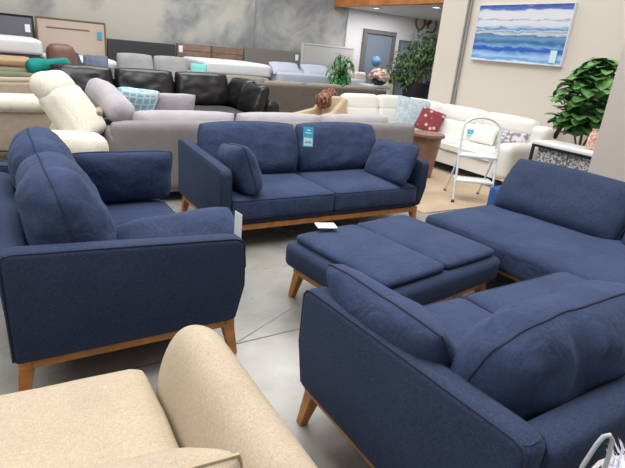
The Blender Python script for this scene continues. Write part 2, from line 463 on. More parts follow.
def navy_sofa(name, label, loc, rz, W, D=1.0, seats=2, arms=(-1, 1), backs=2, back_h=.47, inner_len=None, seeds=1, group=None, lean=.27, front_over=0, bt=.27, fwd=.28, corner=.05, wob=.010):
    t = thing(name, label, 'sofa', loc, rz, group)
    frame_parts(t, W, D)
    AW = .095; b0 = LEGH+.045
    xl = -W/2+(AW if -1 in arms else 0); xr = W/2-(AW if 1 in arms else 0)
    # deck
    bm = new(); rbox(bm, (xr-xl-.01, D-.12, .05), .015, 2, T((xl+xr)/2, -.02, b0+.026)); obj('seat_deck', bm, NAVYD, t)
    # arms: slab, front edge raked, top rising to the back
    prof = [(-D/2+.045, b0), (-D/2+.0, .40), (-D/2+.005, .625), (-D/2+.05, .652), (D/2-.05, .70), (D/2-.01, .685), (D/2-.02, b0)]
    for s in arms:
        bm = new(); prism(bm, prof, AW, .028, 4, T(s*(W/2-AW/2), 0, 0))
        a = obj('arm', bm, NAVYD, t, angle=60)
        bm = new()
        for sx in (-1, 1):
            xx = s*(W/2-AW/2)+sx*(AW/2-.008)
            pts = [(xx, y, z) for y, z in [(-D/2+.050, b0+.02), (-D/2+.008, .40), (-D/2+.012, .612), (-D/2+.028, .634), (-D/2+.060, .646), (0, .669), (D/2-.06, .690), (D/2-.03, .684), (D/2-.014, .66), (D/2-.022, b0+.02)]]
            tube(bm, pts, .0042)
        obj('arm_piping', bm, PIPE, a)
    # back panel
    bm = new()
    bp = [(D/2-.15, b0), (D/2-.13, .60), (D/2-.115, .645), (D/2-.06, .665), (D/2-.005, .645), (D/2, .60), (D/2-.02, b0)]
    prism(bm, bp, xr-xl, .02, 3, T((xl+xr)/2, 0, 0)); obj('back_panel', bm, NAVYD, t, angle=60)
    # seat cushions
    sw = (xr-xl)/seats; sd = D-.17
    for i in range(seats):
        cx = xl+sw*(i+.5)
        bm = new(); softbox(bm, (sw-.006, sd, .17), .035, .03, .004, seed=seeds+i, n=16)
        o = obj('seat_cushion', bm, NAVY, t); o.location = (cx, -D/2+sd/2-.0, b0+.045+.085)
        bm = new(); tube(bm, rrect(sw-.016, sd-.006, .04, .072), .0042, True); tube(bm, rrect(sw-.016, sd-.006, .04, -.070), .005, True)
        obj('piping', bm, PIPE, o)
    # back cushions
    bw = (xr-xl)/backs; zc = b0+.22+back_h/2-.02
    for i in range(backs):
        cx = xl+bw*(i+.5)
        bm = new(); pillow(bm, bw-.005, back_h, bt, pw=4, pinch=-.02, sag=.18, wob=wob, seed=seeds+i*2.3, n=34, corner=corner)
        o = obj('back_cushion', bm, NAVY, t)
        o.location = (cx, D/2-fwd, zc); o.rotation_euler = (-lean, .0, random.uniform(-.02, .02))
        bm = new(); tube(bm, seam(bw-.005, back_h, bt, -.02, wob, 30, seeds+i*2.3, 4, corner), .0042, True)
        obj('piping', bm, PIPE, o)
    return t

sofaB = navy_sofa('navy_sofa', 'navy two cushion sofa with a turquoise price tag, behind the ottoman', (2.35, 3.75, 0), 0, 2.04, 1.0, seeds=1)
sofaA = navy_sofa('navy_loveseat', 'navy loveseat at the left turned side on, facing the ottoman', (.455, 2.765, 0), PI/2, 1.53, 1.02, seeds=11, back_h=.55, bt=.34, fwd=.29, lean=.28, corner=.11, wob=.016)
sofaD = navy_sofa('navy_sofa', 'navy sofa in the right foreground seen from behind its rear corner', (1.865, .965, 0), PI, 1.83, 1.02, arms=(1,), seeds=21, corner=.11, wob=.022, bt=.31, lean=.31, fwd=.28)

def place(o, M): o.matrix_world = M
# arm pillows of the suite (loose, so their own things)
make_pillow('arm_pillow', 'navy piped bolster pillow lying against the near arm of the left loveseat', 'pillow', NAVY, .64, .37, .27,
            T(.72, 2.225, .54) @ RZ(.04) @ RX(-.60) @ RY(-.06), 3, 'navy arm pillows', PIPE, corner=.06, wob=.012)
make_pillow('arm_pillow', 'navy bolster pillow standing against the far arm of the left loveseat', 'pillow', NAVY, .66, .36, .17,
            T(.67, 3.30, .63) @ RX(.22), 4, 'navy arm pillows', PIPE, corner=.05, wob=.011)
make_pillow('arm_pillow', 'navy pillow leaning on the left arm of the tagged sofa', 'pillow', NAVY, .52, .40, .22,
            T(1.58, 3.50, .60) @ RZ(PI/2) @ RX(-.30) @ RY(.14), 5, 'navy arm pillows', PIPE, corner=.05, wob=.011)
make_pillow('arm_pillow', 'navy pillow leaning on the right arm of the tagged sofa', 'pillow', NAVY, .60, .40, .17,
            T(3.12, 3.52, .60) @ RZ(PI/2) @ RX(.42) @ RY(.08), 6, 'navy arm pillows', PIPE, corner=.05, wob=.011)
make_pillow('arm_pillow', 'navy piped pillow along the arm of the right foreground sofa', 'pillow', NAVY, .64, .38, .22,
            T(1.10, 1.12, .60) @ RZ(PI/2) @ RX(-.42) @ RY(.05), 7, 'navy arm pillows', PIPE, corner=.05, wob=.011)

# chaise (armless) at the right
def chaise():
    t = thing('navy_chaise', 'armless navy chaise with loose back cushions in front of the beige pillar', 'sofa', (2.70, 2.58, 0), -PI/2+.085)
    # local: +x runs toward the camera side, -y faces the ottoman
    Lc, Dc = 2.25, 1.18
    b0 = LEGH+.045
    bm = new()
    box2(bm, (.06, .13, LEGH), (Lc-.06, .18, b0), .006); box2(bm, (.06, Dc-.1, LEGH), (Lc-.06, Dc-.05, b0), .006)
    box2(bm, (.06, .18, LEGH), (.11, Dc-.1, b0), .006); box2(bm, (Lc-.11, .18, LEGH), (Lc-.06, Dc-.1, b0), .006)
    obj('wooden_rail', bm, OAK, t, angle=30)
    for x, sx in ((.095, -1), (Lc-.095, 1)):
        for y, sy in ((.16, -1), (Dc-.085, 1)): obj('leg', leg_bm(x, y, LEGH+.02, sx, sy), OAK, t, angle=30)
    bm = new(); softbox(bm, (Lc, Dc-.12, .20), .05, .035, .004, seed=31, n=22)
    o = obj('seat_cushion', bm, NAVY, t); o.location = (Lc/2, (Dc-.12)/2, b0+.115)
    bm = new(); tube(bm, rrect(Lc-.02, Dc-.14, .06, .08, 6), .0042, True); obj('piping', bm, PIPE, o)
    bm = new(); box2(bm, (.0, Dc-.13, b0), (Lc, Dc, .60), .03, 3); obj('back_panel', bm, NAVYD, t)
    for i, (x0, w) in enumerate(((.05, 1.0), (1.07, 1.0))):
        bm = new(); pillow(bm, w, .50, .25, pw=4, pinch=-.01, sag=.2, wob=.008, seed=35+i*2, n=26)
        o = obj('back_cushion', bm, NAVYD, t); o.location = (x0+w/2, Dc-.27, .61); o.rotation_euler = (-.56, 0, 0)
        bm = new(); tube(bm, seam(w, .50, .25, -.01, .008, 20, 35+i*2, 4), .0042, True); obj('piping', bm, PIPE, o)
chaise()

# ottoman
def ottoman():
    t = thing('navy_ottoman', 'navy ottoman with two tray-top cushions on oak legs, centre of the group', 'ottoman', (2.075, 2.17, 0), .13)
    W, D = 1.12, .86
    frame_parts(t, W, D, .05)
    bm = new(); softbox(bm, (W, D, .17), .05, .0, .003, seed=41, n=18, side=.012)
    obj('upholstered_base', bm, NAVYD, t).location = (0, 0, LEGH+.045+.085)
    for s in (-1, 1):
        bm = new(); softbox(bm, (W/2-.055, D-.09, .055), .025, .012, .002, seed=43+s, n=14)
        o = obj('top_cushion', bm, NAVY, t); o.location = (s*(W/4-.022), 0, LEGH+.045+.17+.022)
        bm = new(); tube(bm, rrect(W/2-.062, D-.097, .03, .0), .005, True); obj('piping', bm, PIPE, o)
ottoman()

# navy bench beyond the chaise
t = thing('navy_bench', 'low navy bench partly hidden behind the chaise, beside the step stool', 'bench', (4.5, 2.83, 0), 0)
bm = new(); softbox(bm, (.86, .54, .30), .03, .01, .002, seed=50); obj('seat', bm, fabric('bright_navy', (54, 92, 150)), t).location = (0, 0, .27)
for sx in (-1, 1):
    for sy in (-1, 1):
        bm = new(); rbox(bm, (.05, .05, .13), .005, 2, T(sx*.36, sy*.2, .065)); obj('leg', bm, DARKFOOT, t)

# ------------------------------------------------------------------ cream chair in the near foreground
def cream_sofa():
    t = thing('cream_sofa', 'cream linen sofa with a curved arm in the left foreground', 'sofa', (0, 0, 0), 0)
    # faces +y; right arm at x .30-.54
    y0, y1 = .36, 1.50
    bm = new(); box2(bm, (-1.25, y0+.05, .08), (.34, y1-.06, .33), .03, 3); obj('base', bm, CREAM, t)
    bm = new(); softbox(bm, (1.52, .88, .17), .045, .03, .004, seed=61, n=22)
    o = obj('seat_cushion', bm, CREAM, t); o.location = (-.42, 1.07, .375); o.rotation_euler = (0, 0, -.02)
    # arm: cross-section (x,z) swept back, leaning outward, front face domed
    bm = new(); ny = 16; rings = []
    for j in range(ny+1):
        f = j/ny; y = y1-.02-f*(y1-y0-.02)
        rise = .645-.02*f; sh = 1-.35*max(0, 1-f*9)**2
        zt = .30+(rise-.30)*(1-.22*max(0, 1-f*7)**2)
        prof = [(.33, .08), (.325, .30), (.345, .46), (.385, zt-.055), (.43, zt-.008), (.48, zt), (.53, zt-.02), (.565, zt-.09), (.57, .40), (.55, .20), (.535, .08)]
        cx = .455
        rings.append([bm.verts.new((.02+cx+(x-cx)*(sh if z > .2 else 1), y, z)) for x, z in prof])
    for A, B in zip(rings, rings[1:]):
        for k in range(len(A)): bm.faces.new((A[k], A[(k+1) % len(A)], B[(k+1) % len(A)], B[k]))
    bm.faces.new(rings[0]); bm.faces.new(rings[-1][::-1])
    o = obj('arm', bm, CREAM, t, angle=80)
    s = o.modifiers.new('smooth', 'SUBSURF'); s.levels = 2; s.render_levels = 2
    bm = new(); box2(bm, (-1.25, .36, .1), (.36, .60, .66), .05, 4, None); obj('back', bm, CREAM, t)
    bm = new(); pillow(bm, .80, .42, .24, pw=4, pinch=-.02, sag=.1, wob=.006, seed=66, n=24)
    o = obj('back_cushion', bm, CREAM, t); o.location = (-.05, .74, .565); o.rotation_euler = (.22, 0, -.02)
    bm = new(); tube(bm, seam(.80, .42, .24, -.02, .006, 20, 66, 4), .005, True); obj('piping', bm, CREAMP, o)
    for x in (-1.17, .44):
        for y in (.45, 1.38):
            bm = new(); rbox(bm, (.06, .06, .08), .006, 2, T(x, y, .04)); obj('leg', bm, DARKFOOT, t)
cream_sofa()

# basket + fluffy throw in the bottom right corner
t = thing('tall_basket', 'woven basket with a looped grey handle behind the right foreground sofa', 'basket', (1.15, .22, 0))
bm = new(); lathe(bm, [(.12, 0), (.15, .02), (.17, .35), (.18, .64), (.17, .64), (.15, .30), (.12, .05)], 24); obj('body', bm, mat('woven_grey', (188, 184, 180), .9, bump=.4, bscale=50), t)
bm = new(); pts = [(-.16, .155, .62), (-.142, .155, .71), (-.126, .15, .765), (-.116, .146, .787), (-.106, .14, .792), (-.098, .135, .78), (-.10, .13, .74), (-.11, .125, .65)]
tube(bm, pts, .005, seg=8); obj('loop_handle', bm, mat('grey_cord', (176, 180, 186), .7), t, label='looped pale grey handle')
bm = new(); lathe(bm, [(.02, .60), (.14, .61), (.172, .65), (.15, .70), (.08, .735), (.01, .745)], 28)
for v in bm.verts: v.co += Vector((nz(v.co, 14), nz(v.co+Vector((5, 1, 2)), 14), nz(v.co+Vector((1, 7, 2)), 16)*1.2))*.018
rng = random.Random(3)
for k in range(900):
    a = rng.uniform(0, 2*PI); r = .165*math.sqrt(rng.random()); z = .745-.06*(r/.17)**2
    p = Vector((r*math.cos(a), r*math.sin(a), z)); d = Vector((p.x*2+rng.uniform(-.4, .4), p.y*2+rng.uniform(-.4, .4), .6)).normalized()*.026
    s = Vector((-d.y, d.x, 0)).normalized()*.003
    bm.faces.new((bm.verts.new(p-s), bm.verts.new(p+s), bm.verts.new(p+d)))
o = obj('fluffy_throw', bm, FUZZ); o.location = (1.155, .215, -.005); tag(o, 'white and pink fluffy throw heaped in the basket', 'throw')

# ------------------------------------------------------------------ tags
def card(name, label, M, w, h, top=TURQ, low=TURQL):
    t = thing(name, label, 'tag'); t.matrix_world = M
    bm = new(); rbox(bm, (w, .003, h), .001, 1); obj('card', bm, top, t, False)
    bm = new(); rbox(bm, (w*.84, .002, h*.40), .0, 1, T(0, -.0022, -h*.24)); obj('price_panel', bm, low, t, False)
    bm = new()
    rbox(bm, (w*.34, .001, h*.07), 0, 1, T(0, -.0024, h*.34)); rbox(bm, (w*.6, .001, h*.06), 0, 1, T(0, -.0024, h*.2)); obj('pale_lettering_band', bm, TURQL, t, False)
    bm = new()
    for i in range(5): rbox(bm, (w*.08, .001, h*.12), 0, 1, T(-w*.26+i*w*.13, -.0036, -h*.26))
    obj('grey_lettering_band', bm, GREYINK, t, False)
    return t
card('price_tag', 'turquoise price tag hanging on the navy sofa behind the ottoman', T(2.37, 3.80, .78) @ RZ(.08) @ RX(-.2) @ RY(.1), .112, .175)
bm = new(); rbox(bm, (.13, .10, .002), .0005, 1)
o = obj('paper_card', bm, PAPER, None, False); o.matrix_world = T(1.735, 2.475, .466) @ RZ(-.30); tag(o, 'small white paper card lying on the ottoman', 'card')
bm = new(); rbox(bm, (.002, .07, .13), .0005, 1)
o = obj('paper_tag', bm, PAPER, None, False); o.matrix_world = T(.962, 2.115, .672) @ RZ(.1); tag(o, 'white paper tag hanging at the front of the near loveseat arm', 'tag')

# ------------------------------------------------------------------ generic sofa used for the showroom stock
def block_sofa(name, label, loc, rz, W, D, back_m, cush_m, seats=2, sh=.42, ah=.6, bh=.8, arms=(-1, 1), aw=.2, bt=.2, cush_h=.42, cush_t=.2, foot=DARKFOOT, lean=.2, seat_m=None, rr=.06, group=None, wob=.008, legz=.1):
    t = thing(name, label, 'sofa', loc, rz, group)
    xl = -W/2+(aw if -1 in arms else 0); xr = W/2-(aw if 1 in arms else 0)
    bm = new(); box2(bm, (-W/2+.02, -D/2+.02, legz), (W/2-.02, D/2-.02, .27), .03, 3); obj('base', bm, back_m, t)
    for s in arms:
        bm = new(); softbox(bm, (aw, D-.04, ah-legz-.02), rr, .015, .003, seed=s+W); obj('arm', bm, back_m, t).location = (s*(W/2-aw/2), -.0, (ah+legz+.02)/2)
    bm = new(); softbox(bm, (W-.04, bt, bh-legz-.02), rr, .01, .003, seed=W*3, n=18); obj('back', bm, back_m, t).location = (0, D/2-bt/2, (bh+legz+.02)/2)
    sw = (xr-xl)/seats
    for i in range(seats):
        bm = new(); softbox(bm, (sw-.008, D-bt-.01, sh-.25), .045, .02, .004, seed=i+W, n=12)
        obj('seat_cushion', bm, seat_m or cush_m, t).location = (xl+sw*(i+.5), -bt/2-.005, (sh+.25)/2)
        bm = new(); pillow(bm, sw-.01, cush_h, cush_t, pw=4, pinch=-.01, sag=.1, wob=wob, seed=i+W, n=18)
        o = obj('back_cushion', bm, cush_m, t); o.location = (xl+sw*(i+.5), D/2-bt-cush_t*.42, sh+cush_h/2-.02); o.rotation_euler = (-lean, 0, 0)
    for sx in (-1, 1):
        for sy in (-1, 1):
            bm = new(); rbox(bm, (.06, .06, legz+.01), .005, 2, T(sx*(W/2-.1), sy*(D/2-.1), (legz+.01)/2)); obj('foot', bm, foot, t)
    return t

# pale grey sofa seen from behind (faces away)
grey = block_sofa('grey_sofa', 'long pale grey sofa seen from behind, between the navy sofa and black sectional', (2.66, 5.10, 0), PI, 3.58, 1.0, GREYB, GREYF, seats=3, sh=.46, ah=.66, bh=.76, aw=.24, bt=.22, cush_h=.40, cush_t=.26, lean=.18)
bm = new(); softbox(bm, (.26, .66, .22), .09, .02, .006, seed=71, n=16)
o = obj('large_grey_bolster', bm, GREYF); o.location = (.99, 5.30, .86); o.rotation_euler = (.30, .25, .28); tag(o, 'large pale grey bolster tipped up at the left end of the grey sofa', 'pillow')
make_pillow('trellis_pillow', 'turquoise and white trellis patterned pillow on the grey sofa', 'pillow', TURQPAT, .46, .36, .14, T(1.26, 5.42, .84) @ RZ(.1) @ RX(.6) @ RY(.10), 72)
make_pillow('small_grey_pillow', 'small grey pillow just right of the turquoise patterned pillow', 'pillow', GREYF, .46, .36, .14, T(1.68, 5.48, .78) @ RX(.35), 73)
make_pillow('beige_pillow', 'beige pillow squeezed between the ivory recliner and grey sofa', 'pillow', TAUPEF, .40, .30, .12, T(.80, 5.12, .70) @ RZ(PI/2-.3) @ RX(.6), 74)

# ivory recliner at the left
def recliner():
    t = thing('ivory_recliner', 'ivory reclining chair with tilted padded back behind the left loveseat', 'armchair', (.55, 4.87, 0), PI/2-.45)
    # local: -y faces world +x ; local x = world y
    bm = new(); box2(bm, (-.42, -.22, .0), (.20, .30, .34), .05, 3); obj('base', bm, TAUPEF, t)
    bm = new(); softbox(bm, (.32, .42, .16), .05, .03, seed=81); obj('seat_cushion', bm, IVORY, t).location = (-.06, -.05, .42)
    for s in (-1, 1):
        bm = new(); L, cy, cx, aw = (.52, -.16, -.34, .26) if s < 0 else (.30, .06, .20, .20)
        softbox(bm, (aw, L, .26), .09 if s > 0 else .12, .01, seed=82+s); obj('arm', bm, IVORY, t).location = (cx, cy, .57)
        bm = new(); box2(bm, (cx-aw/2+.03, cy-L/2+.04, .0), (cx+aw/2-.03, .28, .5), .03, 2); obj('side_panel', bm, TAUPEF, t)
    M = T(.05, -.05, .79) @ RX(-.60)
    bm = new(); softbox(bm, (.54, .22, .50), .08, .0, .004, M, seed=85, side=.025); obj('back_pad', bm, IVORY, t)
    M = T(.05, .10, 1.01) @ RX(-.70)
    bm = new(); softbox(bm, (.54, .20, .24), .10, .02, .004, M, seed=86); obj('headrest', bm, IVORY, t)
recliner()

# ivory sofa whose rounded back is at the far left
t = thing('ivory_sofa', 'ivory sofa with a rolled top edge and taupe side at the far left', 'sofa', (-.48, 6.1, 0))
bm = new(); softbox(bm, (2.0, .34, .16), .078, .0, .003, seed=91, n=16); obj('rolled_top', bm, IVORY, t).location = (0, -.3, .76)
bm = new(); box2(bm, (-.98, -.42, .30), (.98, -.15, .72), .03, 3); obj('back', bm, TAUPEF, t)
bm = new(); box2(bm, (-1.0, -.43, .24), (1.0, .5, .30), .01, 2); obj('plinth', bm, mat('brown_plinth', (96, 84, 78), .6), t)
bm = new(); softbox(bm, (1.6, .62, .16), .05, .02, seed=92); obj('seat_cushion', bm, IVORY, t).location = (0, .18, .39)
for s in (-1, 1):
    bm = new(); softbox(bm, (.2, .72, .32), .08, .01, seed=93); obj('arm', bm, IVORY, t).location = (s*.88, .16, .46)
    for y in (-.3, .4):
        bm = new(); rbox(bm, (.07, .07, .24), .006, 2, T(s*.85, y, .12)); obj('leg', bm, DARKFOOT, t)
# white ottoman low at the far left
t = thing('ivory_ottoman', 'low ivory ottoman at the left edge behind the loveseat', 'ottoman', (-.55, 4.85, 0))
bm = new(); softbox(bm, (.8, .6, .36), .06, .02, seed=95); obj('pad', bm, IVORY, t).location = (0, 0, .30)
for sx in (-1, 1):
    for sy in (-1, 1):
        bm = new(); rbox(bm, (.06, .06, .13), .006, 2, T(sx*.32, sy*.22, .065)); obj('leg', bm, DARKFOOT, t)

# beige tub chair behind it
t = thing('beige_tub_chair', 'beige tub chair with a pale piped rim behind the ivory sofa', 'armchair', (.1, 7.25, 0), 0)
bm = new(); rings = []
for k in range(25):
    a = PI*(1.0+k/24*1.0)
    ring = []
    for r, z in ((.50, 0), (.52, .55), (.52, .84), (.47, .88), (.42, .84), (.40, .45), (.40, 0)): ring.append(bm.verts.new((r*math.cos(a)*1.08, r*math.sin(a), z)))
    rings.append(ring)
for A, B in zip(rings, rings[1:]):
    for k in range(len(A)): bm.faces.new((A[k], A[(k+1) % len(A)], B[(k+1) % len(A)], B[k]))
bm.faces.new(rings[0]); bm.faces.new(rings[-1][::-1]); obj('shell', bm, TAUPEF, t)
bm = new(); tube(bm, [(1.08*.47*math.cos(PI*(1+k/24)), .47*math.sin(PI*(1+k/24)), .885) for k in range(25)], .03, seg=8); obj('rim_piping', bm, CREAM, t)
bm = new(); lathe(bm, [(.38, .0), (.40, .2), (.40, .42), (.34, .46), (.02, .47)], 24); obj('seat_cushion', bm, CREAM, t)

# olive sofa
block_sofa('olive_sofa', 'olive green sofa at the left edge behind the beige tub chair', (-.25, 9.55, 0), PI, 2.05, .9, OLIVEG, OLIVEG, bh=.78, cush_h=.44, ah=.6)

# black leather sectional (faces the camera)
def black_sectional():
    t = thing('black_sectional', 'black leather sectional with tall back cushions in the middle distance', 'sofa', (0, 0, 0))
    x0, x1, yb, yf = .72, 3.92, 8.78, 7.45
    bm = new(); box2(bm, (x0, yf+.03, .0), (x1, yb, .28), .03, 3); obj('base', bm, LEATHER, t)
    bm = new(); softbox(bm, (x1-x0, .24, .62), .07, .01, seed=101, n=20); obj('back', bm, LEATHER, t).location = ((x0+x1)/2, yb-.1, .52)
    xs = [x0+.05, 1.66, 2.60, 3.55]
    for i in range(3):
        w = xs[i+1]-xs[i]
        bm = new(); softbox(bm, (w-.02, .85, .18), .05, .03, .006, seed=103+i); obj('seat_cushion', bm, LEATHSEAT, t).location = ((xs[i]+xs[i+1])/2, 7.93, .37)
        bm = new(); pillow(bm, w-.02, .56, .30, pw=5, pinch=-.01, sag=.1, wob=.012, seed=104+i, n=22)
        o = obj('back_cushion', bm, LEATHER, t); o.location = ((xs[i]+xs[i+1])/2, 8.45, .72); o.rotation_euler = (-.2, 0, 0)
    # right-hand return
    for i, (y, z) in enumerate(((8.25, .70), (7.75, .66))):
        bm = new(); pillow(bm, .6, .52, .30, pw=4, pinch=0, sag=.1, wob=.014, seed=110+i, n=20)
        o = obj('side_cushion', bm, LEATHER, t); o.location = (3.70, y, z); o.rotation_euler = (-.25, 0, -PI/2+.25)
    bm = new(); softbox(bm, (.26, 1.25, .62), .09, .01, .006, seed=112); obj('arm', bm, LEATHER, t).location = (3.93, 8.05, .37)
black_sectional()

# brown grey sofa seen from behind
block_sofa('brown_grey_sofa', 'brown grey sofa seen from behind, right of the black sectional', (5.72, 9.05, 0), PI, 3.0, 1.0, OLIVEB, OLIVEC, seats=3, bh=.86, cush_h=.52, ah=.6, aw=.12, bt=.14, rr=.03)
# light grey two cushion sofa in front of black headboard
block_sofa('light_grey_sofa', 'light grey sofa with two big cushions before the black headboard', (3.05, 11.2, 0), 0, 1.9, .95, GREYC, GREYC, bh=.84, cush_h=.62, cush_t=.24, ah=.6, sh=.52)
make_pillow('aqua_pillow', 'small aqua pillow at the right end of the light grey sofa', 'pillow', mat('aqua', (130, 200, 196), .85), .36, .36, .14, T(3.86, 10.85, .86) @ RZ(-.4) @ RX(-.3), 120)
# slate throw-covered sofa left of it
t = block_sofa('slate_sofa', 'dark slate sofa with heaped bedding left of the light grey sofa', (1.42, 10.6, 0), 0, 1.2, .9, DKGREY, DKGREY, seats=1, bh=.86, cush_h=.5, ah=.68)
for i, (x, y, z, w, m, lb) in enumerate(((1.25, 10.3, .92, .5, DKGREY, 'dark slate pillow lumped at the left of the slate sofa'), (1.72, 10.3, .90, .44, mat('dusty_blue', (98, 110, 128), .85), 'dusty blue pillow at the right of the slate sofa'))):
    make_pillow('slate_pillow', lb, 'pillow', m, w, .38, .18, T(x, y, z) @ RZ(.3-.5*i) @ RX(-.5), 121+i, wob=.02)
# brown chair and teal throw
t = thing('brown_armchair', 'brown leather swivel chair with rounded back in front of the beige headboard', 'armchair', (1.22, 9.75, .08), .5)
bm = new(); softbox(bm, (.46, .24, .62), .11, .02, seed=130, M=T(0, .2, .82) @ RX(-.15), side=.03); obj('back', bm, BROWNL, t)
bm = new(); softbox(bm, (.46, .56, .18), .06, .03, seed=131, M=T(0, -.05, .48)); obj('seat', bm, BROWNL, t)
for s in (-1, 1):
    bm = new(); softbox(bm, (.12, .54, .28), .05, .01, seed=132, M=T(s*.27, -.02, .58)); obj('arm', bm, BROWNL, t)
bm = new(); lathe(bm, [(.26, -.08), (.26, -.05), (.05, -.02), (.04, .40)], 20); obj('pedestal', bm, DARKFOOT, t)
t = thing('wooden_bed', 'low reddish wooden bed frame behind the olive sofa', 'bed', (-.08, 10.9, 0))
bm = new(); box2(bm, (-1.0, -.55, .12), (.82, .55, .78), .02, 2); obj('frame', bm, mat('red_wood', (128, 84, 70), .5, var=.15), t)
bm = new(); softbox(bm, (1.78, 1.06, .14), .05, .01, seed=134); obj('pad', bm, mat('tan_pad', (190, 160, 124), .8), t).location = (-.09, 0, .84)
bm = new(); softbox(bm, (.62, .3, .16), .07, .03, .02, seed=135, n=18)
o = obj('teal_throw', bm, TEAL); o.location = (.86, 9.42, .90); o.rotation_euler = (0, -.15, .1); tag(o, 'crumpled teal throw on the back of the olive sofa', 'throw')

# ------------------------------------------------------------------ headboards along the concrete wall
def headboard(label, x0, x1, z1, y, panel_m, frame_m=None, fw=.05, kind='plain', z0=.0):
    t = thing('headboard', label, 'headboard', ((x0+x1)/2, y, 0), 0, 'headboards along the concrete wall')
    w = x1-x0
    if frame_m:
        bm = new()
        box2(bm, (-w/2, -.04, z0), (-w/2+fw, .04, z1), .006); box2(bm, (w/2-fw, -.04, z0), (w/2, .04, z1), .006); box2(bm, (-w/2+fw, -.04, z1-fw), (w/2-fw, .04, z1), .006)
        obj('frame', bm, frame_m, t)
        bm = new(); box2(bm, (-w/2+fw, -.03, z0), (w/2-fw, .03, z1-fw), .005); obj('panel', bm, panel_m, t)
    else:
        bm = new(); box2(bm, (-w/2, -.05, z0), (w/2, .05, z1), .02, 3); obj('panel', bm, panel_m, t)
    if kind == 'slot':
        bm = new(); box2(bm, (-w/2+.2, -.036, z1-.22), (w/2-.35, -.028, z1-.19)); obj('groove', bm, mat('groove', (120, 104, 92), .7), t)
    if kind == 'planks':
        bm = new()
        for k in range(4): box2(bm, (-w/2+.02, -.058, z1-.16*(k+1)+.005), (w/2-.02, -.05, z1-.16*k-.015))
        obj('planks', bm, mat('plank_brown', (136, 112, 96), .6, var=.2), t)
        bm = new(); box2(bm, (-.03, -.064, z0), (.03, -.056, z1)); obj('centre_stile', bm, mat('stile_brown', (92, 76, 66), .6), t)
    if kind == 'channels':
        bm = new()
        for k in range(1, 3): box2(bm, (-w/2+.05, -.056, z1*k/3-.006), (w/2-.05, -.05, z1*k/3+.006))
        obj('channel', bm, mat('channel_grey', (150, 148, 144), .8), t)
    return t, w
TAGM = PAPER
def wtag(x, y, z, m, lb):
    bm = new(); rbox(bm, (.10, .004, .16), .001, 1)
    o = obj('hanging_tag', bm, m, None, False); o.location = (x, y, z); tag(o, lb, 'tag')
headboard('charcoal upholstered headboard with thin black frame at the far left', -.9, .99, 1.66, 13.25, mat('charcoal_panel', (106, 104, 112), .85), BLACKM, .04)
headboard('beige panel headboard with a bronze edge beside the charcoal one', 1.02, 2.46, 1.67, 13.25, mat('beige_panel', (190, 172, 158), .75), mat('bronze_edge', (116, 92, 66), .5), .035, 'slot')
headboard('plain black headboard in the middle of the concrete wall', 2.48, 4.10, 1.34, 13.25, mat('black_panel', (56, 57, 60), .7))
headboard('brown planked headboard right of the black one', 4.13, 5.95, 1.38, 13.25, mat('brown_wood_panel', (112, 90, 76), .6), None, .05, 'planks')
headboard('grey brown upholstered headboard right of the planked one', 5.98, 7.72, 1.44, 13.25, mat('mink_panel', (122, 116, 110), .85))
headboard('tall pale grey headboard beside the white wall', 7.75, 9.60, 1.70, 13.22, mat('pale_grey_panel', (184, 182, 178), .85), mat('pale_grey_edge', (200, 198, 194), .7), .05, 'channels')
wtag(.86, 13.2, 1.40, TAGM, 'white tag on the charcoal headboard'); wtag(2.32, 13.2, 1.38, TURQ, 'turquoise tag on the beige headboard')
wtag(4.22, 13.18, 1.25, TAGM, 'white tag on the planked headboard'); wtag(7.6, 13.18, 1.28, TAGM, 'white tag on the grey brown headboard')

# beds in front of them
def bed(label, x0, x1, y0, y1, z, m, base=DKGREY, th=.3):
    t = thing('mattress_bed', label, 'bed', ((x0+x1)/2, (y0+y1)/2, 0), 0, None)
    w, d = x1-x0, y1-y0
    bm = new(); box2(bm, (-w/2+.03, -d/2+.03, .08), (w/2-.03, d/2-.03, z-th), .02, 2); obj('box_base', bm, base, t)
    bm = new(); softbox(bm, (w, d, th), .07, .02, .004, seed=x0, n=16); obj('mattress', bm, m, t).location = (0, 0, z-th/2)
    for sx in (-1, 1):
        for sy in (-1, 1):
            bm = new(); rbox(bm, (.06, .06, .09), .005, 2, T(sx*(w/2-.15), sy*(d/2-.15), .045)); obj('leg', bm, DARKFOOT, t)
bed('white wrapped mattress bed before the charcoal headboard', -.9, .98, 11.6, 13.15, 1.22, MATTW)
bed('white mattress bed before the beige headboard', 1.04, 2.4, 11.8, 13.15, .92, MATTW)
bed('white mattress bed before the planked headboard', 4.2, 5.9, 11.4, 13.1, 1.08, MATTW)
bed('bluish made bed before the grey brown headboard', 6.0, 7.7, 11.2, 13.1, .95, MATTB)
for i, x in enumerate((5.75, 6.65)):
    make_pillow('bed_pillow', 'bluish white bed pillow propped at the %s of the bluish bed' % ('left' if i == 0 else 'right'), 'pillow', MATTB, .82, .45, .18, T(x+.58, 11.5, 1.02) @ RX(-.9), 140+i)
block_sofa('mink_sofa', 'small warm grey sofa behind the black sectional, below the white mattress', (4.75, 10.4, 0), 0, 1.5, .85, OLIVEC, OLIVEC, seats=1, bh=.82, cush_h=.46, ah=.62)
